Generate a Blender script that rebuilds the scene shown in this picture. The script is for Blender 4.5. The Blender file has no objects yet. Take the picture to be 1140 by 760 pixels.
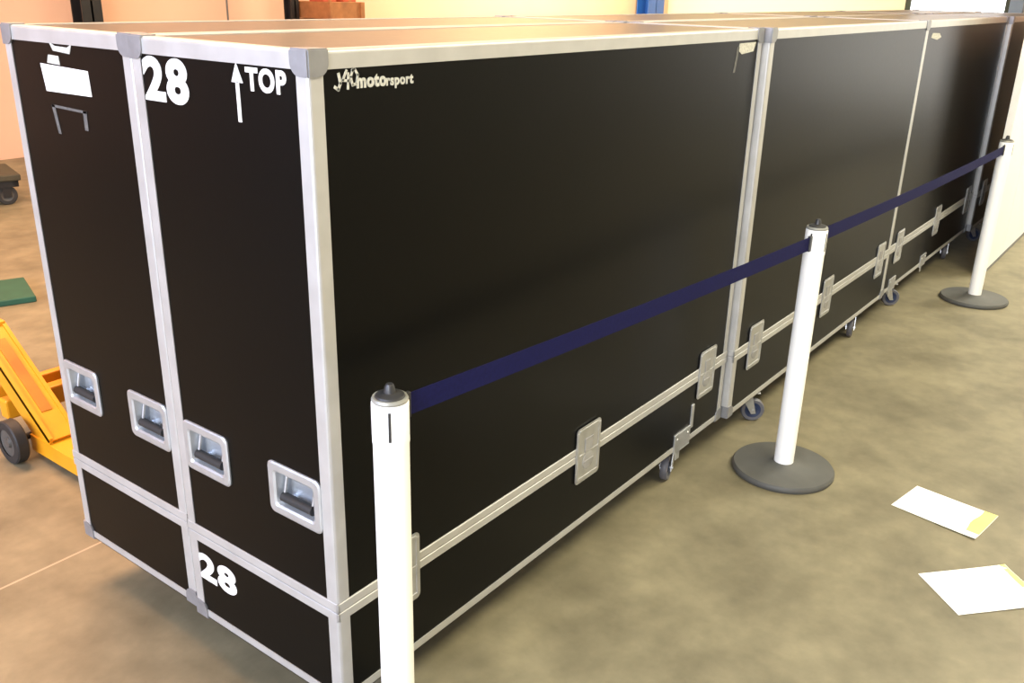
import bpy, bmesh, math, random
from mathutils import Vector, Matrix
random.seed(4)
scene = bpy.context.scene
COL = scene.collection

# ------------------------------------------------------------------ materials
def mat(name, col, rough=0.5, metal=0.0, noise=0.0, nscale=20.0, rnoise=0.0, spec=0.5, bump=0.0, emit=None, estr=1.0, col2=None):
    m = bpy.data.materials.new(name); m.use_nodes = True
    nt = m.node_tree; b = nt.nodes['Principled BSDF']
    b.inputs['Base Color'].default_value = (*col, 1)
    b.inputs['Roughness'].default_value = rough
    b.inputs['Metallic'].default_value = metal
    b.inputs['Specular IOR Level'].default_value = spec
    if noise or rnoise or bump or col2:
        tc = nt.nodes.new('ShaderNodeTexCoord'); nz = nt.nodes.new('ShaderNodeTexNoise')
        nz.inputs['Scale'].default_value = nscale; nz.inputs['Detail'].default_value = 5
        nt.links.new(tc.outputs['Object'], nz.inputs['Vector'])
        if noise or col2:
            rp = nt.nodes.new('ShaderNodeValToRGB')
            c2 = col2 if col2 else tuple(max(0, c * (1 - noise)) for c in col)
            rp.color_ramp.elements[0].position = .3; rp.color_ramp.elements[1].position = .7
            rp.color_ramp.elements[0].color = (*c2, 1); rp.color_ramp.elements[1].color = (*col, 1)
            nt.links.new(nz.outputs['Fac'], rp.inputs['Fac']); nt.links.new(rp.outputs['Color'], b.inputs['Base Color'])
        if rnoise:
            mr = nt.nodes.new('ShaderNodeMapRange')
            mr.inputs['To Min'].default_value = max(0.02, rough - rnoise); mr.inputs['To Max'].default_value = rough + rnoise
            nt.links.new(nz.outputs['Fac'], mr.inputs['Value']); nt.links.new(mr.outputs['Result'], b.inputs['Roughness'])
        if bump:
            bp = nt.nodes.new('ShaderNodeBump'); bp.inputs['Strength'].default_value = bump; bp.inputs['Distance'].default_value = .002
            nt.links.new(nz.outputs['Fac'], bp.inputs['Height']); nt.links.new(bp.outputs['Normal'], b.inputs['Normal'])
    if emit:
        b.inputs['Emission Color'].default_value = (*emit, 1); b.inputs['Emission Strength'].default_value = estr
    return m

M = {}
M['laminate'] = mat('black_laminate', (.0026, .0026, .0025), .33, 0, noise=.2, nscale=60, rnoise=.02, spec=.12, bump=.05)
def top_sheen(m, col):     # paler colour on upward faces, painting in the reflection of the bright wall
    nt = m.node_tree; b = nt.nodes['Principled BSDF']; old = b.inputs['Base Color'].links[0].from_socket
    g = nt.nodes.new('ShaderNodeNewGeometry'); sp = nt.nodes.new('ShaderNodeSeparateXYZ'); nt.links.new(g.outputs['True Normal'], sp.inputs[0])
    c = nt.nodes.new('ShaderNodeMath'); c.operation = 'GREATER_THAN'; c.inputs[1].default_value = .9; nt.links.new(sp.outputs['Z'], c.inputs[0])
    mx = nt.nodes.new('ShaderNodeMix'); mx.data_type = 'RGBA'; nt.links.new(c.outputs[0], mx.inputs[0]); nt.links.new(old, mx.inputs[6])
    mx.inputs[7].default_value = (*col, 1); nt.links.new(mx.outputs[2], b.inputs['Base Color'])
top_sheen(M['laminate'], (.12, .105, .085))
M['alu'] = mat('aluminium_trim', (.53, .53, .52), .42, .45, noise=.12, nscale=14, rnoise=.08)
M['corner'] = mat('dull_corner_steel', (.31, .315, .33), .45, .5, noise=.2, nscale=25, rnoise=.08)
M['steel'] = mat('zinc_steel', (.55, .56, .57), .35, .75, noise=.2, nscale=25, rnoise=.08)
M['dish'] = mat('pressed_steel_dish', (.60, .64, .68), .35, .7, noise=.15, nscale=18)
M['rubber'] = mat('black_rubber', (.02, .02, .02), .65, 0, noise=.3, nscale=40)
M['bluehub'] = mat('navy_wheel_hub', (.012, .025, .075), .45, 0, noise=.2, nscale=30)
M['darkhub'] = mat('dirty_dark_hub', (.10, .095, .085), .55, .1, noise=.3, nscale=30)
M['hub'] = mat('grey_hub', (.35, .35, .35), .5, .2, noise=.2, nscale=30)
M['greytread'] = mat('grey_wheel_tread', (.11, .11, .13), .5, 0, noise=.2, nscale=30)
M['stencil'] = mat('white_stencil_paint', (.88, .88, .87), .6, 0, noise=.06, nscale=50)
M['scuffed'] = mat('scuffed_white_marker', (.62, .62, .56), .7, 0, noise=.45, nscale=160)
M['faint'] = mat('faded_grey_mark', (.12, .12, .115), .6, 0, noise=.4, nscale=80)
M['sticker'] = mat('white_paper_sticker', (.93, .93, .92), .6, 0, noise=.02, nscale=30)
M['paper'] = mat('white_paper', (.95, .95, .94), .6, 0, noise=.02, nscale=20)
M['yellowink'] = mat('yellow_highlight', (.88, .83, .22), .6, 0, noise=.1, nscale=20)
M['postwhite'] = mat('white_post', (.93, .93, .91), .4, 0, noise=.03, nscale=8)
M['postbase'] = mat('dark_grey_base', (.085, .085, .08), .6, 0, noise=.2, nscale=14, rnoise=.06)
M['capdark'] = mat('dark_cap', (.03, .03, .032), .4, 0, noise=.2, nscale=30)
M['capgrey'] = mat('grey_cap_ring', (.32, .32, .29), .4, .2, noise=.15, nscale=30)
M['belt'] = mat('navy_belt_webbing', (.0065, .0072, .060), .8, 0, noise=.25, nscale=120, bump=.1, spec=.15)
M['truck'] = mat('orange_yellow_paint', (.80, .34, .012), .4, 0, noise=.2, nscale=6)
M['truckworn'] = mat('worn_orange_paint', (.62, .20, .012), .5, 0, noise=.35, nscale=9)
M['mat_green'] = mat('dark_green_rubber', (.015, .085, .05), .7, 0, noise=.2, nscale=10)
M['black'] = mat('black_paint', (.012, .012, .013), .5, 0, noise=.2, nscale=10)
M['blue'] = mat('blue_steel_paint', (.02, .10, .42), .4, 0, noise=.1, nscale=4)
M['frame_green'] = mat('dark_green_frame', (.03, .05, .035), .5, 0, noise=.1, nscale=6)
M['frame_blue'] = mat('pale_blue_frame', (.20, .30, .46), .5, 0, noise=.1, nscale=6)
M['wood'] = mat('brown_crate_wood', (.42, .17, .055), .7, 0, noise=.35, nscale=9)
M['darkdeck'] = mat('dark_olive_deck', (.05, .045, .025), .7, 0, noise=.3, nscale=9)
M['redbox'] = mat('red_orange_card', (.50, .10, .04), .7, 0, noise=.2, nscale=9)
M['partition'] = mat('white_partition', (.86, .84, .79), .5, 0, noise=.03, nscale=3)
M['groove'] = mat('grey_joint', (.16, .155, .15), .7, 0, noise=.1, nscale=10)
M['wall_peach'] = mat('peach_wall', (.74, .48, .34), .8, 0, noise=.06, nscale=1.2)
M['wall_cream'] = mat('cream_wall', (.86, .80, .62), .8, 0, noise=.04, nscale=1.0)
M['wall_grey'] = mat('pale_grey_wall', (.42, .40, .34), .8, 0, noise=.05, nscale=1.0)
M['ceiling'] = mat('ceiling_white', (.7, .69, .66), .9, 0, noise=.05, nscale=1.0)
M['glass_day'] = mat('daylit_glass', (.9, .93, 1), .2, 0, noise=.02, nscale=1, emit=(.93, .97, 1), estr=3.2)

M['glass_sheen'] = mat('added_sheen_glass', (.9, .93, 1), .2, 0, noise=.02, nscale=1, emit=(1, .97, .92), estr=3.8)  # glow of the added pane that lays a sheen on the cases

def floor_mat():
    m = bpy.data.materials.new('concrete_floor'); m.use_nodes = True
    nt = m.node_tree; N = nt.nodes; Lk = nt.links; b = N['Principled BSDF']
    tc = N.new('ShaderNodeTexCoord')
    n1 = N.new('ShaderNodeTexNoise'); n1.inputs['Scale'].default_value = 2.6; n1.inputs['Detail'].default_value = 7; n1.inputs['Roughness'].default_value = .62
    n2 = N.new('ShaderNodeTexNoise'); n2.inputs['Scale'].default_value = 11; n2.inputs['Detail'].default_value = 6
    n3 = N.new('ShaderNodeTexNoise'); n3.inputs['Scale'].default_value = .7; n3.inputs['Detail'].default_value = 3
    for n in (n1, n2, n3): Lk.new(tc.outputs['Object'], n.inputs['Vector'])
    r1 = N.new('ShaderNodeValToRGB')
    e = r1.color_ramp.elements
    e[0].position = .30; e[0].color = (.128, .114, .074, 1)
    e[1].position = .72; e[1].color = (.255, .228, .150, 1)
    k = e.new(.5); k.color = (.190, .170, .112, 1)
    Lk.new(n1.outputs['Fac'], r1.inputs['Fac'])
    r2 = N.new('ShaderNodeValToRGB')
    r2.color_ramp.elements[0].position = .3; r2.color_ramp.elements[0].color = (.86, .85, .82, 1)
    r2.color_ramp.elements[1].position = .7; r2.color_ramp.elements[1].color = (1.1, 1.08, 1.05, 1)
    Lk.new(n2.outputs['Fac'], r2.inputs['Fac'])
    mx = N.new('ShaderNodeMix'); mx.data_type = 'RGBA'; mx.blend_type = 'MULTIPLY'; mx.inputs[0].default_value = 1
    Lk.new(r1.outputs['Color'], mx.inputs[6]); Lk.new(r2.outputs['Color'], mx.inputs[7])
    # pale saw-cut joint across the slab at Y = 1.27, crossing every 6 m in X too
    sp = N.new('ShaderNodeSeparateXYZ'); Lk.new(tc.outputs['Object'], sp.inputs[0])
    def near(out, v, w):
        s = N.new('ShaderNodeMath'); s.operation = 'SUBTRACT'; s.inputs[1].default_value = v; Lk.new(out, s.inputs[0])
        a = N.new('ShaderNodeMath'); a.operation = 'ABSOLUTE'; Lk.new(s.outputs[0], a.inputs[0])
        c = N.new('ShaderNodeMath'); c.operation = 'LESS_THAN'; c.inputs[1].default_value = w; Lk.new(a.outputs[0], c.inputs[0])
        return c
    j = near(sp.outputs['Y'], 1.27, .004)
    f = N.new('ShaderNodeMath'); f.operation = 'MULTIPLY'; f.inputs[1].default_value = .55; Lk.new(j.outputs[0], f.inputs[0])
    m2 = N.new('ShaderNodeMix'); m2.data_type = 'RGBA'; Lk.new(f.outputs[0], m2.inputs[0])
    Lk.new(mx.outputs[2], m2.inputs[6]); m2.inputs[7].default_value = (.55, .42, .3, 1)
    Lk.new(m2.outputs[2], b.inputs['Base Color'])
    mr = N.new('ShaderNodeMapRange'); mr.inputs['To Min'].default_value = .38; mr.inputs['To Max'].default_value = .62
    Lk.new(n3.outputs['Fac'], mr.inputs['Value']); Lk.new(mr.outputs['Result'], b.inputs['Roughness'])
    bp = N.new('ShaderNodeBump'); bp.inputs['Strength'].default_value = .08; bp.inputs['Distance'].default_value = .003
    Lk.new(n2.outputs['Fac'], bp.inputs['Height']); Lk.new(bp.outputs['Normal'], b.inputs['Normal'])
    b.inputs['Specular IOR Level'].default_value = .35
    return m
M['floor'] = floor_mat()

# ------------------------------------------------------------------ mesh helpers
class MB:
    def __init__(s): s.bm = bmesh.new(); s.mats = []; s.cur = 0
    def use(s, m):
        if m not in s.mats: s.mats.append(m)
        s.cur = s.mats.index(m); return s
    def _fin(s, faces, smooth=False):
        for f in faces: f.material_index = s.cur; f.smooth = smooth
    def box(s, x0, x1, y0, y1, z0, z1, bev=0.0, seg=2):
        b2 = bmesh.new()
        bmesh.ops.create_cube(b2, size=1)
        for v in b2.verts:
            v.co = Vector(((x0 + x1) / 2 + v.co.x * (x1 - x0), (y0 + y1) / 2 + v.co.y * (y1 - y0), (z0 + z1) / 2 + v.co.z * (z1 - z0)))
        if bev: bmesh.ops.bevel(b2, geom=b2.edges[:], offset=bev, segments=seg, affect='EDGES', profile=.5)
        s.merge(b2); return s
    def merge(s, b2, mtx=None, smooth=False):
        vm = {}
        for v in b2.verts: vm[v] = s.bm.verts.new(mtx @ v.co if mtx else v.co)
        fs = []
        for f in b2.faces:
            try: fs.append(s.bm.faces.new([vm[v] for v in f.verts]))
            except ValueError: pass
        s._fin(fs, smooth); b2.free()
    def poly(s, pts):
        f = s.bm.faces.new([s.bm.verts.new(p) for p in pts]); s._fin([f]); return s
    def prism(s, pts, vec, smooth=False):
        vec = Vector(vec); a = [s.bm.verts.new(Vector(p)) for p in pts]; b = [s.bm.verts.new(Vector(p) + vec) for p in pts]
        n = len(pts); fs = [s.bm.faces.new(a[::-1]), s.bm.faces.new(b)]
        for i in range(n): fs.append(s.bm.faces.new((a[i], a[(i + 1) % n], b[(i + 1) % n], b[i])))
        s._fin(fs, smooth); return s
    def lathe(s, prof, origin=(0, 0, 0), axis=(0, 0, 1), seg=32):
        ax = Vector(axis).normalized(); q = Vector((0, 0, 1)).rotation_difference(ax).to_matrix().to_4x4()
        mt = Matrix.Translation(Vector(origin)) @ q
        rings = []
        for r, z in prof:
            if r < 1e-6: rings.append([s.bm.verts.new(mt @ Vector((0, 0, z)))])
            else: rings.append([s.bm.verts.new(mt @ Vector((r * math.cos(2 * math.pi * k / seg), r * math.sin(2 * math.pi * k / seg), z))) for k in range(seg)])
        fs = []
        for a, b in zip(rings, rings[1:]):
            for k in range(seg):
                k2 = (k + 1) % seg
                if len(a) == 1 and len(b) == 1: continue
                if len(a) == 1: fs.append(s.bm.faces.new((a[0], b[k], b[k2])))
                elif len(b) == 1: fs.append(s.bm.faces.new((a[k], b[0], a[k2])))
                else: fs.append(s.bm.faces.new((a[k], b[k], b[k2], a[k2])))
        s._fin(fs, True); return s
    def tube(s, pts, r, seg=10):
        pts = [Vector(p) for p in pts]; rings = []
        for i, p in enumerate(pts):
            d = (pts[min(i + 1, len(pts) - 1)] - pts[max(i - 1, 0)]).normalized()
            up = Vector((0, 0, 1)) if abs(d.z) < .9 else Vector((1, 0, 0))
            a = d.cross(up).normalized(); b = d.cross(a)
            rings.append([s.bm.verts.new(p + a * r * math.cos(2 * math.pi * k / seg) + b * r * math.sin(2 * math.pi * k / seg)) for k in range(seg)])
        fs = [s.bm.faces.new(rings[0]), s.bm.faces.new(rings[-1][::-1])]
        for a, b in zip(rings, rings[1:]):
            for k in range(seg): fs.append(s.bm.faces.new((a[k], a[(k + 1) % seg], b[(k + 1) % seg], b[k])))
        s._fin(fs, True); return s
    def xform(s, mtx):
        bmesh.ops.transform(s.bm, matrix=mtx, verts=s.bm.verts[:]); return s
    def build(s, name, m=None, parent=None, loc=(0, 0, 0), sharp=True):
        bmesh.ops.recalc_face_normals(s.bm, faces=s.bm.faces[:])
        if sharp:
            for e in s.bm.edges:
                if len(e.link_faces) == 2 and e.calc_face_angle(0) > .7: e.smooth = False
        me = bpy.data.meshes.new(name); s.bm.to_mesh(me); s.bm.free()
        for k in (s.mats if s.mats else [m]): me.materials.append(k)
        o = bpy.data.objects.new(name, me); COL.objects.link(o); o.location = loc
        if parent: o.parent = parent
        return o

def thing(name, label, cat, loc=(0, 0, 0), rz=0, group=None):
    o = bpy.data.objects.new(name, None); COL.objects.link(o); o.location = loc; o.rotation_euler = (0, 0, rz)
    o.empty_display_size = .1
    return tag(o, label, cat, group)
def tag(o, label, cat, group=None):
    o['label'] = label; o['category'] = cat
    if group: o['group'] = group
    return o
def struct(o): o['kind'] = 'structure'; return o
def copy_tree(o, parent=None):
    c = o.copy(); COL.objects.link(c)
    if parent: c.parent = parent
    for ch in o.children: copy_tree(ch, c)
    return c

# ------------------------------------------------------------------ the room
b = MB().box(-6.2, 16.8, -6.2, 8.4, -.2, 0); struct(b.build('floor', M['floor']))
b = MB().box(-6.2, 16.8, -6.2, 8.4, 5.2, 5.4); struct(b.build('ceiling', M['ceiling']))
b = MB().use(M['wall_peach']).box(-6, 16.6, 8.2, 8.4, 0, 5.2)
b.use(M['groove'])
for x in (2.9, 5.9): b.box(x - .012, x + .012, 8.195, 8.21, 0, 5.2)
struct(b.build('wall_left'))
b = MB().box(16.6, 16.8, -6.2, 8.4, 0, 5.2); struct(b.build('wall_back', M['wall_cream']))
b = MB().box(-6, 16.6, -6.2, -6, 0, 5.2); struct(b.build('wall_outer', M['wall_grey']))
b = MB().box(-6.2, -6, -6.2, 8.4, 0, 5.2); struct(b.build('wall_front', M['wall_grey']))
# white partition running beside the last cases, of 1.05 m panels
PX0, PY = 5.38, -.275
b = MB().use(M['partition']); x = PX0 - .40
while x < 16.5:
    x1 = min(x + 1.05, 16.6); b.box(max(x, PX0) + .006, x1 - .006, PY, PY + .045, 0, 3.2, .003); x = x1
b.use(M['groove']); b.box(PX0 + .01, 16.6, PY + .008, PY + .038, .0, 3.19)
b.box(PX0 + .02, 16.6, PY - .004, PY, 0, .018)
struct(b.build('wall_right'))
# openings in the far wall: the first daylit, the second unseen and added
def window(name, y0, y1, z0, z1, fm, x=16.6, s=-1, rail=True, fw=.09, pm='glass_day'):
    w = MB(); t = .06
    w.box(x, x + s * t, y0 - fw, y0, z0, z1 + fw).box(x, x + s * t, y1, y1 + fw, z0, z1 + fw).box(x, x + s * t, y0 - fw, y1 + fw, z1, z1 + fw)
    if z0 > .1: w.box(x, x + s * t, y0 - fw, y1 + fw, z0 - fw, z0)
    if rail: w.box(x, x + s * t, (y0 + y1) / 2 - .03, (y0 + y1) / 2 + .03, z1 - .9, z1)
    f = struct(w.build(name, fm))
    MB().box(x + s * .005, x + s * .02, y0, y1, z0, z1).build('pane', M[pm], f)
    return f
window('window_1', 1.98, 3.47, .0, 3.2, M['frame_green'], rail=False)
window('sheen_window', -5.8, -3.0, .0, 3.4, M['frame_green'], pm='glass_sheen')  # unseen, added and sized for its pale reflection in the second case
b = MB().box(16.45, 16.6, 1.70, 1.90, 0, 5.2); struct(b.build('trim_1', M['frame_blue']))

# ------------------------------------------------------------------ flight case
CL, CW, ZB, ZT, ZR = 1.992, .556, .145, 1.595, .404
TW, TB = .034, .026
def holes_panel(mb, xc, ys, zs, holes):
    for i in range(len(ys) - 1):
        for j in range(len(zs) - 1):
            cy, cz = (ys[i] + ys[i + 1]) / 2, (zs[j] + zs[j + 1]) / 2
            if any(h[0] < cy < h[1] and h[2] < cz < h[3] for h in holes): continue
            mb.poly([(xc, ys[i], zs[j]), (xc, ys[i + 1], zs[j]), (xc, ys[i + 1], zs[j + 1]), (xc, ys[i], zs[j + 1])])
HY = (.120, CW - .120); HZ = .658; HW, HH = .172, .130   # recessed handles
def make_case():
    root = thing('flight_case', '', 'flight case')
    i = .002
    # lid: panels with cut-outs for the recessed handles
    mb = MB(); holes = [(y - HW / 2 + .012, y + HW / 2 - .012, HZ - HH / 2 + .012, HZ + HH / 2 - .012) for y in HY]
    ys = sorted([i, CW - i] + [v for h in holes for v in h[:2]]); zs = sorted([ZR, ZT - i] + list(holes[0][2:]))
    holes_panel(mb, i, ys, zs, holes); holes_panel(mb, CL - i, ys, zs, holes)
    for y in (i, CW - i): mb.poly([(i, y, ZR), (CL - i, y, ZR), (CL - i, y, ZT - i), (i, y, ZT - i)])
    for z in (ZR, ZT - i): mb.poly([(i, i, z), (CL - i, i, z), (CL - i, CW - i, z), (i, CW - i, z)])
    bmesh.ops.remove_doubles(mb.bm, verts=mb.bm.verts[:], dist=1e-5)
    mb.build('lid', M['laminate'], root)
    MB().box(i, CL - i, i, CW - i, ZB, ZR - .001).build('base', M['laminate'], root)
    # L-shaped aluminium edge trims
    def angle(name, corner, d1, d2, ext, w):
        c, d1, d2 = Vector(corner), Vector(d1), Vector(d2); r = .007; t = .004; pr = []
        for k in range(5):
            a = math.pi / 2 * k / 4; pr.append((r - r * math.sin(a), r - r * math.cos(a)))
        pr += [(0, w), (t, w), (t, t), (w, t), (w, 0)]
        MB().prism([c + d1 * p + d2 * q for p, q in pr], ext).build(name, M['alu'], root)
    for x, dx in ((0, 1), (CL, -1)):
        for y, dy in ((0, 1), (CW, -1)):
            angle('corner_trim', (x, y, ZR), (dx, 0, 0), (0, dy, 0), (0, 0, ZT - ZR), TW)
            angle('corner_trim', (x, y, ZB), (dx, 0, 0), (0, dy, 0), (0, 0, ZR - ZB - .0015), TW)
    for (z, dz, w, nm) in ((ZT, -1, TW, 'top_trim'), (ZB, 1, TB, 'bottom_trim')):
        for x, dx in ((0, 1), (CL, -1)): angle(nm, (x, 0, z), (dx, 0, 0), (0, 0, dz), (0, CW, 0), w)
        for y, dy in ((0, 1), (CW, -1)): angle(nm, (0, y, z), (0, dy, 0), (0, 0, dz), (CL, 0, 0), w)
    # tongue-and-groove rails at the joint of lid and base
    for nm, z0, z1 in (('lid_rail', ZR + .001, ZR + .024), ('base_rail', ZR - .024, ZR - .001)):
        r = MB(); e = .0015
        r.box(-e, CL + e, -e, .006, z0, z1, .0015, 1).box(-e, CL + e, CW - .006, CW + e, z0, z1, .0015, 1)
        r.box(-e, .006, -e, CW + e, z0, z1, .0015, 1).box(CL - .006, CL + e, -e, CW + e, z0, z1, .0015, 1)
        r.build(nm, M['alu'], root)
    # ball corners: three rounded plates and the ball
    def ball(x, y, z, dx, dy, dz):
        k = MB(); s = .046; t = .003; c = Vector((x, y, z)); D = (Vector((dx, 0, 0)), Vector((0, dy, 0)), Vector((0, 0, dz)))
        for a in range(3):
            n, u, v = D[a], D[(a + 1) % 3], D[(a + 2) % 3]
            pts = [(0, 0), (s, 0)] + [(s * .45 + s * .55 * math.cos(q), s * .45 + s * .55 * math.sin(q)) for q in [math.pi / 2 * h / 6 for h in range(7)]] + [(0, s)]
            k.prism([c - n * t + u * p + v * q for p, q in pts], n * t * 1.6)
        b2 = bmesh.new(); bmesh.ops.create_uvsphere(b2, u_segments=16, v_segments=10, radius=.012)
        k.merge(b2, Matrix.Translation(c + (D[0] + D[1] + D[2]) * .0085), True)
        k.build('ball_corner', M['corner'], root)
    for x, dx in ((0, 1), (CL, -1)):
        for y, dy in ((0, 1), (CW, -1)):
            for z, dz in ((ZT, -1), (ZB, 1)): ball(x, y, z, dx, dy, dz)
    # recessed spring handles
    def rrect(hw, hh, r, n=4):
        o = []
        for cx, cy, a0 in ((hw - r, hh - r, 0), (-hw + r, hh - r, 90), (-hw + r, -hh + r, 180), (hw - r, -hh + r, 270)):
            for k in range(n + 1):
                a = math.radians(a0 + 90 * k / n); o.append((cx + r * math.cos(a), cy + r * math.sin(a)))
        return o
    def handle(xf, sx, y):
        h = MB(); rings = []
        for hw, hh, r, d in ((HW / 2, HH / 2, .016, .0015), (HW / 2, HH / 2, .016, -.002), (HW / 2 - .004, HH / 2 - .004, .014, -.0045), (HW / 2 - .019, HH / 2 - .019, .009, -.0045), (HW / 2 - .024, HH / 2 - .024, .008, -.001), (HW / 2 - .034, HH / 2 - .034, .006, .034)):
            rings.append([h.bm.verts.new((xf + sx * d, y + p, HZ + q)) for p, q in rrect(hw, hh, r)])
        fs = []
        for a, c in zip(rings, rings[1:]):
            for k in range(len(a)): fs.append(h.bm.faces.new((a[k], a[(k + 1) % len(a)], c[(k + 1) % len(a)], c[k])))
        fs.append(h.bm.faces.new(rings[-1])); h._fin(fs)
        o = h.build('handle', M['dish'], root)
        g = MB()
        g.tube([(xf + sx * .008, y - .050, HZ - .022), (xf + sx * .008, y + .050, HZ - .022)], .0115, 12)
        g.build('grip', M['rubber'], o)
        g = MB()
        for q in (-.046, .046): g.tube([(xf + sx * .008, y + q, HZ - .022), (xf + sx * .020, y + q, HZ + .030)], .004, 8)
        g.tube([(xf + sx * .020, y - .049, HZ + .030), (xf + sx * .020, y + .049, HZ + .030)], .005, 8)
        g.build('bail', M['steel'], o)
    for xf, sx in ((0, 1), (CL, -1)):
        for y in HY: handle(xf, sx, y)
    # butterfly latches, half on the lid and half on the base
    def latch(x, yf, sy):
        k = MB(); w, h = .132, .186; zc = .398
        out = lambda d: yf - sy * d
        def slab(x0, x1, z0, z1, d, bv=.002): k.box(x0, x1, min(out(-.001), out(d)), max(out(-.001), out(d)), z0, z1, bv)
        pts = rrect(w / 2, h / 2, .014)
        k.prism([(x + p, out(.0015), zc + q) for p, q in pts], (0, -sy * .0025, 0))
        rim = .010
        slab(x - w / 2 + .004, x - w / 2 + .004 + rim, zc - h / 2 + .012, zc + h / 2 - .012, .006)
        slab(x + w / 2 - .004 - rim, x + w / 2 - .004, zc - h / 2 + .012, zc + h / 2 - .012, .006)
        slab(x - w / 2 + .012, x + w / 2 - .012, zc + h / 2 - .018, zc + h / 2 - .006, .006)
        slab(x - w / 2 + .012, x + w / 2 - .012, zc - h / 2 + .006, zc - h / 2 + .018, .006)
        slab(x - w / 2 + .012, x + w / 2 - .012, zc - .003, zc + .004, .0055)
        o = k.build('latch', M['steel'], root)
        q = MB()
        q.lathe([(.0, .0), (.030, 0), (.030, .001), (.027, .002), (0, .002)], (x, out(.004), zc - .028), (0, -sy, 0), 24)
        q.box(x - .026, x + .026, min(out(.004), out(.0075)), max(out(.004), out(.0075)), zc - .032, zc - .024, .002)
        q.box(x - .022, x + .022, min(out(.003), out(.0065)), max(out(.003), out(.0065)), zc + .004, zc + .050, .002)
        q.build('latch_key', M['hub'], o)
    for yf, sy in ((0, 1), (CW, -1)):
        for x in (.195, 1.012, 1.818): latch(x, yf, sy)
    # swivel casters
    def caster(x, y, ang):
        k = MB(); R = .050
        k.box(-.055, .055, -.045, .045, ZB - .007, ZB - .001, .002)
        k.lathe([(0, ZB - .007), (.028, ZB - .007), (.030, ZB - .018), (0, ZB - .018)])
        for s in (-1, 1):
            k.prism([(-.026, s * .019, ZB - .017), (.026, s * .019, ZB - .017), (.050, s * .019, R - .012), (.030, s * .019, R - .014)], (0, s * .003, 0))
        k.box(-.028, .028, -.022, .022, ZB - .020, ZB - .016)
        k.tube([(.038, -.026, R), (.038, .026, R)], .006, 10)
        mt = Matrix.Translation((x, y, 0)) @ Matrix.Rotation(ang, 4, 'Z')
        o = k.build('caster', M['steel'], root); o.matrix_local = mt
        w = MB().use(M['greytread']).lathe([(.034, -.013), (.046, -.014), (R, -.009), (R, .009), (.046, .014), (.034, .013)], (.038, 0, R), (0, 1, 0), 32)
        w.use(M['bluehub']).lathe([(0, -.0135), (.016, -.0135), (.020, -.009), (.035, -.0125), (.035, .0125), (.020, .009), (.016, .0135), (0, .0135)], (.038, 0, R), (0, 1, 0), 28)
        w.build('wheel', None, o); return o
    caster(.325, .064, math.radians(-55)); caster(1.70, .060, math.radians(195))
    caster(.30, CW - .07, math.radians(60)); caster(1.70, CW - .07, math.radians(100))
    return root

proto = make_case()
XS = [0, 2.004, 4.006, 6.012]
YR = [0, -.024, -.016, -.042]
RLAB = ['black flight case with white 28 and TOP stencilled on its end, nearest of all',
        'second black flight case of the right row, beside the middle barrier post',
        'third black flight case of the right row, beside the farthest barrier post',
        'last black flight case of the right row, mostly behind the white partition']
LLAB = ['black flight case with a white blank sticker on its end, nearest of the left row',
        'second black flight case of the left row, behind the case stencilled 28',
        'third black flight case of the left row, behind the second case of the right row',
        'farthest black flight case of the left row, behind the third case of the right row']
rcases, lcases = [], []
for k in range(4):
    o = proto if k == 0 else copy_tree(proto); o.location = (XS[k], YR[k], 0); o['label'] = RLAB[k]; o['group'] = 'flight cases in two rows'; rcases.append(o)
for k in range(4):
    o = copy_tree(proto); o.location = (XS[k] + .012, .5735, 0); o['label'] = LLAB[k]; o['group'] = 'flight cases in two rows'; lcases.append(o)

for ch in rcases[0].children:      # the near caster of the first case is swivelled under it
    if ch.name.startswith('caster') and 'bracket' not in ch.name and ch.location.x < .4 and ch.location.y < .2:
        ch.matrix_local = Matrix.Translation((.30, .10, 0)) @ Matrix.Rotation(math.radians(120), 4, 'Z')

# ------------------------------------------------------------------ markings on the cases
def text_obj(name, s, y0, y1, z0, z1, bold, m, parent, side=False, shear=0):
    cu = bpy.data.curves.new(name, 'FONT'); cu.body = s; cu.size = 1; cu.offset = bold; cu.extrude = .004; cu.shear = shear; cu.resolution_u = 6; cu.space_character = 1.12
    t = bpy.data.objects.new(name, cu); COL.objects.link(t)
    dg = bpy.context.evaluated_depsgraph_get()
    me = bpy.data.meshes.new_from_object(t.evaluated_get(dg)); bpy.data.objects.remove(t); bpy.data.curves.remove(cu)
    me.name = name
    xs = [v.co.x for v in me.vertices]; zs = [v.co.y for v in me.vertices]
    ax, bx, az, bz = min(xs), max(xs), min(zs), max(zs)
    for v in me.vertices:
        u = y0 + (v.co.x - ax) / (bx - ax) * (y1 - y0); w = z0 + (v.co.y - az) / (bz - az) * (z1 - z0)
        d = .0012 if v.co.z > 0 else -.001
        v.co = (u, .002 - .0008 - d * .6, w) if side else (.002 - .0008 - d * .6, u, w)
    me.materials.clear(); me.materials.append(m)
    o = bpy.data.objects.new(name, me); COL.objects.link(o); o.parent = parent
    return o
R0, L0 = rcases[0], lcases[0]
FD = .0012   # front skin of a decal, just proud of the panel at x = .002
def decal(name, polys, m, parent, label=None, side=False):
    k = MB()
    for pl in polys:
        if side: k.prism([(a, .0008, c) for a, c in pl], (0, .0018, 0))
        else: k.prism([(.0008, a, c) for a, c in pl], (.0018, 0, 0))
    o = k.build(name, m, parent)
    if label: o['label'] = label
    return o
o = text_obj('stencil_number', '28', .519, .363, 1.467, 1.558, .042, M['stencil'], R0); o['label'] = 'large white number 28 near the top'
o = text_obj('stencil_number', '28', .531, .374, .268, .346, .042, M['stencil'], R0); o['label'] = 'white number 28 on the lower base'
o = text_obj('stencil_word', 'TOP', .178, .062, 1.513, 1.557, .04, M['stencil'], R0); o['label'] = 'white word TOP'
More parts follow.
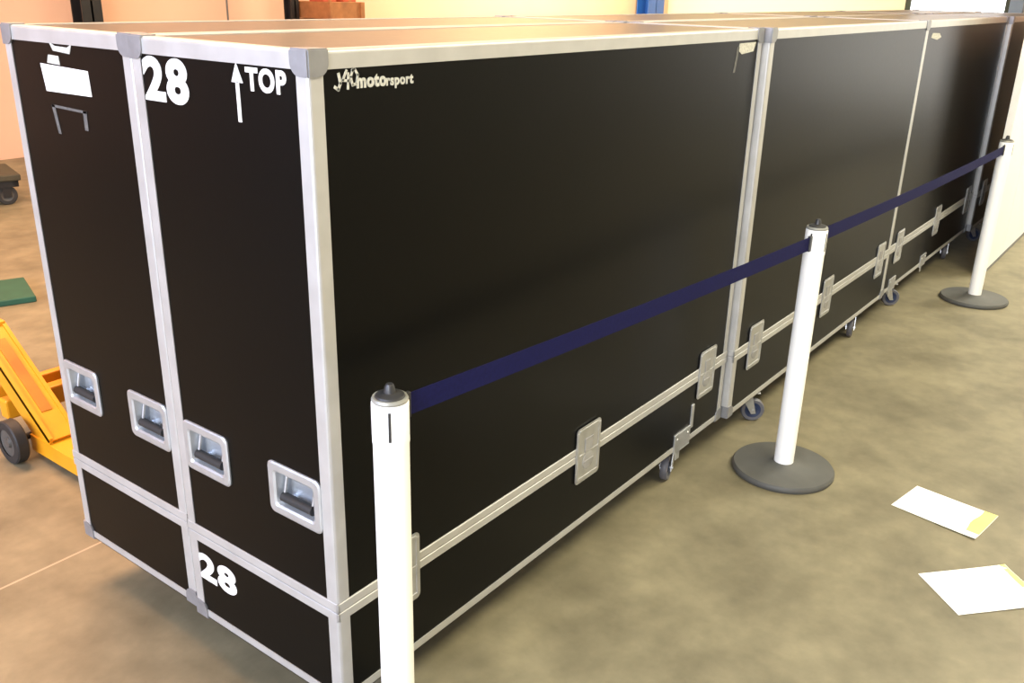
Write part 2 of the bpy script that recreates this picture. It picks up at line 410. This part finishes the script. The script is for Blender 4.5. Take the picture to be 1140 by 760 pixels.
decal('stencil_arrow', [[(.210, 1.452), (.200, 1.452), (.200, 1.528), (.210, 1.528)], [(.222, 1.526), (.205, 1.562), (.188, 1.526)]], M['stencil'], R0, 'white arrow pointing up')
# scrawled, smeared marker writing on the long side
def stroke(pts, w):
    out = []
    for (a, c), (a2, c2) in zip(pts, pts[1:]):
        dx, dz = a2 - a, c2 - c; l = math.hypot(dx, dz) or 1; nx, nz = -dz / l * w / 2, dx / l * w / 2; ex, ez = dx / l * w * .3, dz / l * w * .3
        out.append([(a - ex + nx, c - ez + nz), (a2 + ex + nx, c2 + ez + nz), (a2 + ex - nx, c2 + ez - nz), (a - ex - nx, c - ez - nz)])
    return out
S = []
S += stroke([(.072, 1.552), (.076, 1.535), (.070, 1.524), (.062, 1.529)], .006)
S += stroke([(.092, 1.557), (.082, 1.540), (.098, 1.538)], .005) + stroke([(.096, 1.552), (.094, 1.524)], .005)
S += stroke([(.108, 1.558), (.102, 1.545), (.106, 1.530), (.116, 1.532), (.120, 1.548), (.112, 1.559), (.106, 1.556)], .005)
decal('marker_scrawl', S, M['scuffed'], R0, 'smeared white handwriting', side=True)
o = text_obj('marker_word', 'moto', .116, .194, 1.523, 1.547, .045, M['scuffed'], R0, True); o['label'] = 'first half of a smeared handwritten word'
o = text_obj('marker_word', 'rsport', .194, .270, 1.517, 1.541, .035, M['scuffed'], R0, True); o['label'] = 'second half of a smeared handwritten word'
decal('tape_mark', [[(1.780, 1.462), (1.795, 1.462), (1.812, 1.542), (1.797, 1.542)]], M['faint'], R0, 'faint grey tape remnant', side=True)
decal('tape_scrap', [[(1.802, 1.532), (1.835, 1.518), (1.925, 1.524), (1.940, 1.553), (1.812, 1.552)]], M['scuffed'], R0, 'scrap of pale tape', side=True)
decal('tape_scrap', [[(.105, 1.512), (.230, 1.498), (.310, 1.510), (.262, 1.530), (.130, 1.534)]], M['scuffed'], rcases[2], 'scrap of pale tape', side=True)
# sticker and holder on the left case
dy = .5735
decal('sticker', [[(.968 - dy, 1.513), (.760 - dy, 1.508), (.757 - dy, 1.452), (.957 - dy, 1.450)]], M['sticker'], L0, 'blank white rectangular sticker')
decal('tag', [[(.915 - dy, 1.566), (.890 - dy, 1.556), (.835 - dy, 1.555), (.815 - dy, 1.563), (.828 - dy, 1.541), (.900 - dy, 1.545)], ], M['scuffed'], L0, 'small torn white tag')
decal('tag', [[(.925 - dy, 1.535), (.880 - dy, 1.534), (.878 - dy, 1.514), (.935 - dy, 1.516)]], M['scuffed'], L0, 'small torn white tag')
decal('label_holder', [[(.945 - dy, 1.420), (.790 - dy, 1.417), (.790 - dy, 1.411), (.945 - dy, 1.414)], [(.945 - dy, 1.420), (.930 - dy, 1.420), (.918 - dy, 1.352), (.930 - dy, 1.352)],
                       [(.805 - dy, 1.417), (.790 - dy, 1.417), (.792 - dy, 1.372), (.806 - dy, 1.372)]], M['faint'], L0, 'faded outline of an old label')
# metal brackets wrapped over the bottom edge at the casters
def bracket(parent, x, strap):
    k = MB(); e = .004
    k.box(x - .075, x + .045, -e, .004, ZB - .002, ZB + .070, .002)
    k.box(x - .075, x + .045, -e, .030, ZB - .005, ZB - .001, .001)
    k.box(x - .060, x - .030, -e, .0, ZB - .035, ZB, .002)
    for q in (-.055, .025): k.lathe([(.0, .003), (.005, .002), (.006, 0)], (x + q, -e, ZB + .048), (0, -1, 0), 10)
    k.build('caster_bracket', M['steel'], parent)
    if strap:
        MB().box(x + .045, x + .065, -.003, .004, ZB + .055, ZB + .150, .002).build('strap', M['steel'], parent)
bracket(rcases[0], 1.680, True); bracket(rcases[2], .20, False); bracket(rcases[2], .85, False)

# ------------------------------------------------------------------ barrier posts
def make_post():
    root = thing('barrier_post', '', 'barrier post', group='white belt barrier posts')
    MB().lathe([(0, 0), (.186, 0), (.190, .006), (.190, .016), (.184, .024), (.06, .034), (.045, .040), (0, .040)], seg=64).build('base', M['postbase'], root)
    r = .0365
    MB().lathe([(0, .036), (r, .036), (r, .860), (0, .860)], seg=40).build('pole', M['postwhite'], root)
    h = MB().use(M['postwhite']).lathe([(0, .858), (r + .001, .858), (r + .001, .944), (r - .002, .948), (0, .948)], seg=40)
    head = h.build('head', None, root)
    for q in range(4):
        a = math.pi / 2 * q
        s = MB().box(r - .002, r + .0022, -.0028, .0028, .872, .936, .001)
        s.xform(Matrix.Rotation(a, 4, 'Z')).build('belt_slot', M['capdark'], head)
    MB().lathe([(0, .947), (r - .001, .947), (r + .0005, .951), (r - .002, .956), (0, .956)], seg=40).build('cap_ring', M['capgrey'], root)
    MB().lathe([(0, .955), (.031, .955), (.028, .960), (.012, .964), (.010, .976), (.007, .982), (0, .983)], seg=28).build('cap', M['capdark'], root)
    return root
post = make_post()
PP = [(.048, -.131), (2.012, -.268), (4.80, -.352)]
PLAB = ['white barrier post standing at the near corner, cut off by the bottom edge', 'white barrier post on a round dark base, middle of the row', 'white barrier post farthest away, standing by the end of the white partition']
for k, (x, y) in enumerate(PP):
    o = post if k == 0 else copy_tree(post); o.location = (x, y, 0); o['label'] = PLAB[k]
    o.rotation_euler = (0, 0, math.radians((-138, 174, 178)[k]))
def belt(a, c, za, zc, sag, label):
    a, c = Vector((*a, 0)), Vector((*c, 0)); d = (c - a).normalized(); n = Vector((-d.y, d.x, 0)); p, q = a + d * .0418, c - d * .0440
    b = MB(); N = 24; h = .048; rows = []
    for k in range(N + 1):
        t = k / N; P = p.lerp(q, t); z = za + (zc - za) * t - sag * 4 * t * (1 - t)
        rows.append([b.bm.verts.new(P + n * s * .0011 + Vector((0, 0, z + e * h / 2))) for s, e in ((-1, -1), (1, -1), (1, 1), (-1, 1))])
    fs = [b.bm.faces.new(rows[0]), b.bm.faces.new(rows[-1][::-1])]
    for u, v in zip(rows, rows[1:]):
        for k in range(4): fs.append(b.bm.faces.new((u[k], u[(k + 1) % 4], v[(k + 1) % 4], v[k])))
    b._fin(fs); o = b.build('barrier_belt', M['belt']); tag(o, label, 'barrier belt', 'blue barrier belts')
    for nm, P, z, m in (('belt_clip', q, zc, M['capdark']), ('belt_mouth', p, za, M['capdark'])):
        k = MB().box(-.012, .004, -.006, .006, -.027, .027, .002) if nm == 'belt_clip' else MB().box(-.0015, .010, -.005, .005, -.028, .028, .002)
        k.xform(Matrix.Translation(P + Vector((0, 0, z))) @ Matrix.Rotation(math.atan2(d.y, d.x), 4, 'Z')).build(nm, m, o)
belt(PP[0], PP[1], .922, .902, .006, 'dark blue belt stretched between the nearest and the middle white post')
belt(PP[1], PP[2], .915, .905, .010, 'dark blue belt stretched between the middle and the farthest white post')

# ------------------------------------------------------------------ sheets of paper on the floor
def sheet(corners, label, ink):
    A, B, C, D = [Vector((*c, 0)) for c in corners]; k = MB().use(M['paper']); n = 8; top = {}
    for i in range(n + 1):
        for j in range(n + 1):
            u, v = i / n, j / n; P = A.lerp(B, u).lerp(D.lerp(C, u), v)
            P.z = .0015 + .003 * (abs(2 * u - 1) ** 4) * v + .002 * v ** 6
            top[i, j] = P
    for z in (0, .0004):
        for i in range(n):
            for j in range(n): k.poly([top[i, j] + Vector((0, 0, z)), top[i + 1, j] + Vector((0, 0, z)), top[i + 1, j + 1] + Vector((0, 0, z)), top[i, j + 1] + Vector((0, 0, z))])
    o = k.build('paper_sheet'); tag(o, label, 'sheet of paper', 'white sheets on the floor')
    q = MB(); f = lambda u, v: A.lerp(B, u).lerp(D.lerp(C, u), v) + Vector((0, 0, .0015 + .003 * (abs(2 * u - 1) ** 4) * v + .002 * v ** 6 + .0006))
    N = 6
    for i in range(N):
        u0, u1 = ink[0] + (ink[1] - ink[0]) * i / N, ink[0] + (ink[1] - ink[0]) * (i + 1) / N
        w = lambda t: ink[2] + ink[3] * math.sin(t * 9) * .3
        va, vb = max(w(u0), .01), max(w(u1), .01)
        q.poly([f(u0, va), f(u1, vb), f(u1, .995), f(u0, .995)])
    q.build('yellow_patch', M['yellowink'], o)
# corners: A-B is the short near/left edge, D-C the far end with the yellow patch
sheet(((2.011, -.676), (2.214, -.712), (2.167, -.998), (1.957, -.967)), 'white sheet of paper with a yellow end, nearer the middle barrier post', (.18, 1.0, .83, .05))
sheet(((1.632, -.869), (1.491, -1.021), (1.717, -1.232), (1.858, -1.079)), 'white sheet of paper nearest the camera, cut off at the right edge', (-.0, .55, .92, .03)) if False else \
sheet(((1.491, -1.021), (1.632, -.869), (1.858, -1.077), (1.717, -1.229)), 'white sheet of paper nearest the camera, cut off at the right edge', (.45, 1.0, .93, .02))

# ------------------------------------------------------------------ pallet truck at the left
def truck_wheel(name, parent, c, R, w, axis=(1, 0, 0)):
    k = MB().use(M['rubber']).lathe([(R * .62, -w / 2), (R * .94, -w / 2), (R, -w * .38), (R, w * .38), (R * .94, w / 2), (R * .62, w / 2)], c, axis, 36)
    k.use(M['darkhub']).lathe([(0, -w * .52), (R * .2, -w * .52), (R * .25, -w * .3), (R * .63, -w * .42), (R * .63, w * .42), (R * .25, w * .3), (R * .2, w * .52), (0, w * .52)], c, axis, 28)
    return k.build(name, None, parent)
pt = thing('pallet_truck', 'yellow hand pallet truck parked on the floor behind the left flight case', 'pallet truck', (.61, 2.06, 0))
# local frame: +Y towards the handle, forks towards -Y
k = MB()
for q in (-1, 1):
    xa, xb = q * .335, q * .225; lo, hi = min(xa, xb), max(xa, xb)
    k.use(M['truck'])
    side = [(-.19, .075), (-.20, .115), (.25, .445), (.34, .445), (.34, .37), (.28, .365), (-.10, .075)]
    k.prism([(lo, y, z) for y, z in side], (.014, 0, 0)).prism([(hi - .014, y, z) for y, z in side], (.014, 0, 0))
    k.prism([(lo, -.20, .107), (lo, .25, .437), (lo, .26, .425), (lo, -.19, .095)], (hi - lo, 0, 0))
    k.box(lo, hi, .24, .345, .362, .448, .006)
    k.use(M['truckworn']).prism([(lo + .035, -.10, .185), (lo + .035, .19, .398), (lo + .035, .192, .395), (lo + .035, -.098, .182)], (hi - lo - .07, 0, 0))
k.use(M['truck']).box(-.34, .34, .10, .16, .10, .18, .008).box(-.34, .34, .20, .24, .13, .20, .006)
k.build('frame', None, pt)
for q in (-1, 1):
    xc = q * .265; f = MB()
    f.prism([(xc - .075, -.06, .03), (xc - .075, -.06, .095), (xc - .075, -.74, .085), (xc - .075, -.86, .055), (xc - .075, -.86, .03)], (.15, 0, 0))
    f.build('fork', M['truck'], pt)
    truck_wheel('fork_roller', pt, (xc, -.72, .035), .035, .07)
    truck_wheel('steering_wheel', pt, (q * .40, -.05, .085), .085, .045)
k = MB().tube([(-.40, -.05, .085), (.40, -.05, .085)], .013, 10)
k.lathe([(0, .10), (.05, .10), (.05, .40), (.035, .42), (.035, .50), (0, .50)], (0, .21, 0))
k.build('pump', M['black'], pt)
k = MB().use(M['truck']).tube([(.02, .24, .49), (.30, .50, .66), (.62, .80, .86)], .018, 12)
k.use(M['black']).tube([(.60, .96, .91), (.54, .90, .88), (.62, .80, .86), (.72, .72, .88), (.78, .78, .91), (.60, .96, .91)], .014, 10)
k.build('handle', None, pt)

# dark green mat on the floor behind
k = MB(); a, c = Vector((1.00, 3.81, 0)), Vector((1.185, 3.75, 0)); d = (c - a).normalized(); n = Vector((-d.y, d.x, 0)); p0 = a - d * 1.1
k.box(0, 1.1 + .185, 0, .42, 0, .035, .006); k.xform(Matrix.Translation(p0) @ Matrix.Rotation(math.atan2(d.y, d.x), 4, 'Z'))
tag(k.build('floor_mat', M['mat_green']), 'dark green flat mat lying on the floor beyond the pallet truck', 'mat')

# dark low trolley near the far wall
tr = thing('platform_trolley', 'dark low trolley with black wheels standing far back at the left edge', 'trolley', (1.95, 6.55, 0), math.radians(-15))
MB().box(-.45, .45, -.28, .28, .19, .24, .01).build('deck', M['darkdeck'], tr)
k = MB().box(-.43, .43, -.26, -.22, .14, .19).box(-.43, .43, .22, .26, .14, .19).box(-.43, -.39, -.26, .26, .14, .19).box(.39, .43, -.26, .26, .14, .19)
k.build('chassis', M['black'], tr)
for x in (-.34, .34):
    for y in (-.22, .22):
        truck_wheel('wheel', tr, (x, y, .075), .075, .045, (0, 1, 0))
        MB().box(x - .03, x + .03, y - .032, y - .026, .06, .15).box(x - .03, x + .03, y + .026, y + .032, .06, .15).build('fork', M['black'], tr)
MB().tube([(-.44, -.22, .2), (-.52, -.22, .95), (-.52, .22, .95), (-.44, .22, .2)], .014, 10).build('push_bar', M['black'], tr)

# ------------------------------------------------------------------ far background
def column(name, x, y, w, d, m, label):
    k = MB(); t = .018
    k.box(x - w / 2, x + w / 2, y - d / 2, y - d / 2 + t, 0, 5.2).box(x - w / 2, x + w / 2, y + d / 2 - t, y + d / 2, 0, 5.2)
    k.box(x - .01, x + .01, y - d / 2, y + d / 2, 0, 5.2)
    o = k.build(name, m); tag(o, label, 'column'); 
    MB().box(x - w / 2 - .05, x + w / 2 + .05, y - d / 2 - .05, y + d / 2 + .05, 0, .02).build('base_plate', m, o)
    return o
column('steel_column', 4.02, 7.9, .21, .2, M['black'], 'wide black steel column against the peach wall, at far left')
column('steel_column', 6.60, 7.9, .115, .14, M['black'], 'thin black steel column left of the brown crate')
cb = column('steel_column', 15.55, 8.02, .62, .25, M['blue'], 'blue steel column at the back corner of the hall')
cr = thing('wooden_crate', 'brown wooden crate against the peach wall, beside the thin black column', 'crate', (6.98, 7.65, 0))
k = MB()
for q in range(7): k.box(-.28, .28, -.30, .30, .12 + q * .197, .12 + q * .197 + .190, .004)
k.build('boards', M['wood'], cr)
k = MB()
for x in (-.24, .0, .24): k.box(x - .04, x + .04, -.31, .31, 0, .12)
k.build('skid', M['wood'], cr)
k = MB()
for x in (-.25, .25): k.box(x - .03, x + .03, -.318, -.298, .12, 1.492)
k.build('batten', M['wood'], cr)
for x, nm in ((-.17, 'red carton on the brown crate, the left one'), (.15, 'red carton on the brown crate, the right one')):
    o = MB().use(M['redbox']).box(6.98 + x - .10, 6.98 + x + .10, 7.45, 7.70, 1.4925, 1.66, .004).use(M['wood']).box(6.98 + x - .025, 6.98 + x + .025, 7.448, 7.702, 1.4935, 1.662).build('carton')
    tag(o, nm, 'carton', 'cartons on the crate')

# ------------------------------------------------------------------ lights
def area(name, loc, target, sx, sy, power, col):
    l = bpy.data.lights.new(name, 'AREA'); l.shape = 'RECTANGLE'; l.size = sx; l.size_y = sy; l.energy = power; l.color = col
    o = bpy.data.objects.new(name, l); COL.objects.link(o); o.location = loc
    o.rotation_euler = (Vector(target) - Vector(loc)).to_track_quat('-Z', 'Y').to_euler(); return o
area('daylight_near_end', (-5.8, 1.5, 2.4), (0, .8, .8), 5, 3, 640, (.60, .70, 1))
area('fill_near_aisle', (-5.8, -1.9, 2.4), (4, -.6, .6), 3.5, 2.6, 600, (.88, .92, 1))  # added fill without a known source, whitens posts and case edges
area('ceiling_lamp_aisle', (2.2, -2.6, 5.0), (2.2, -2.6, 0), 5, 1.6, 360, (1, .90, .60))
area('ceiling_lamp_far', (8.5, -2.6, 5.0), (8.5, -2.6, 0), 4, 1.6, 680, (1, .95, .78))
area('ceiling_lamp_left', (.6, 3.6, 5.0), (.4, 3.0, 0), 3, 2, 620, (1, .55, .30))
area('ceiling_lamp_wall', (5.5, 6.2, 5.0), (5.5, 7.6, 0), 4, .8, 170, (1, .62, .40))
area('ceiling_lamp_corner', (11.8, 6.0, 4.8), (12.2, 8.2, 1.4), 4, 1.0, 900, (1, .88, .58))
w = bpy.data.worlds.new('World'); scene.world = w; w.use_nodes = True
w.node_tree.nodes['Background'].inputs['Color'].default_value = (.8, .85, 1, 1); w.node_tree.nodes['Background'].inputs['Strength'].default_value = .3

# ------------------------------------------------------------------ camera
F_PX, YAW, PITCH, ROLL = 1022.39, math.radians(36.8115), math.radians(21.1033), math.radians(1.36152)
fw = Vector((math.cos(PITCH) * math.cos(YAW), math.cos(PITCH) * math.sin(YAW), -math.sin(PITCH)))
r = fw.cross(Vector((0, 0, 1))).normalized(); u = r.cross(fw)
r2 = r * math.cos(ROLL) + u * math.sin(ROLL); u2 = -r * math.sin(ROLL) + u * math.cos(ROLL)
cd = bpy.data.cameras.new('camera'); cd.sensor_fit = 'HORIZONTAL'; cd.sensor_width = 36; cd.lens = 36 * F_PX / 1140
cam = bpy.data.objects.new('camera', cd); COL.objects.link(cam)
cam.matrix_world = Matrix.Translation((-1.11947, -1.29975, 1.70679)) @ Matrix((r2, u2, -fw)).transposed().to_4x4()
scene.camera = cam
vs = scene.view_settings; vs.view_transform = 'Standard'; vs.look = 'None'; vs.gamma = 1; vs.use_curve_mapping = False; vs.exposure = 0
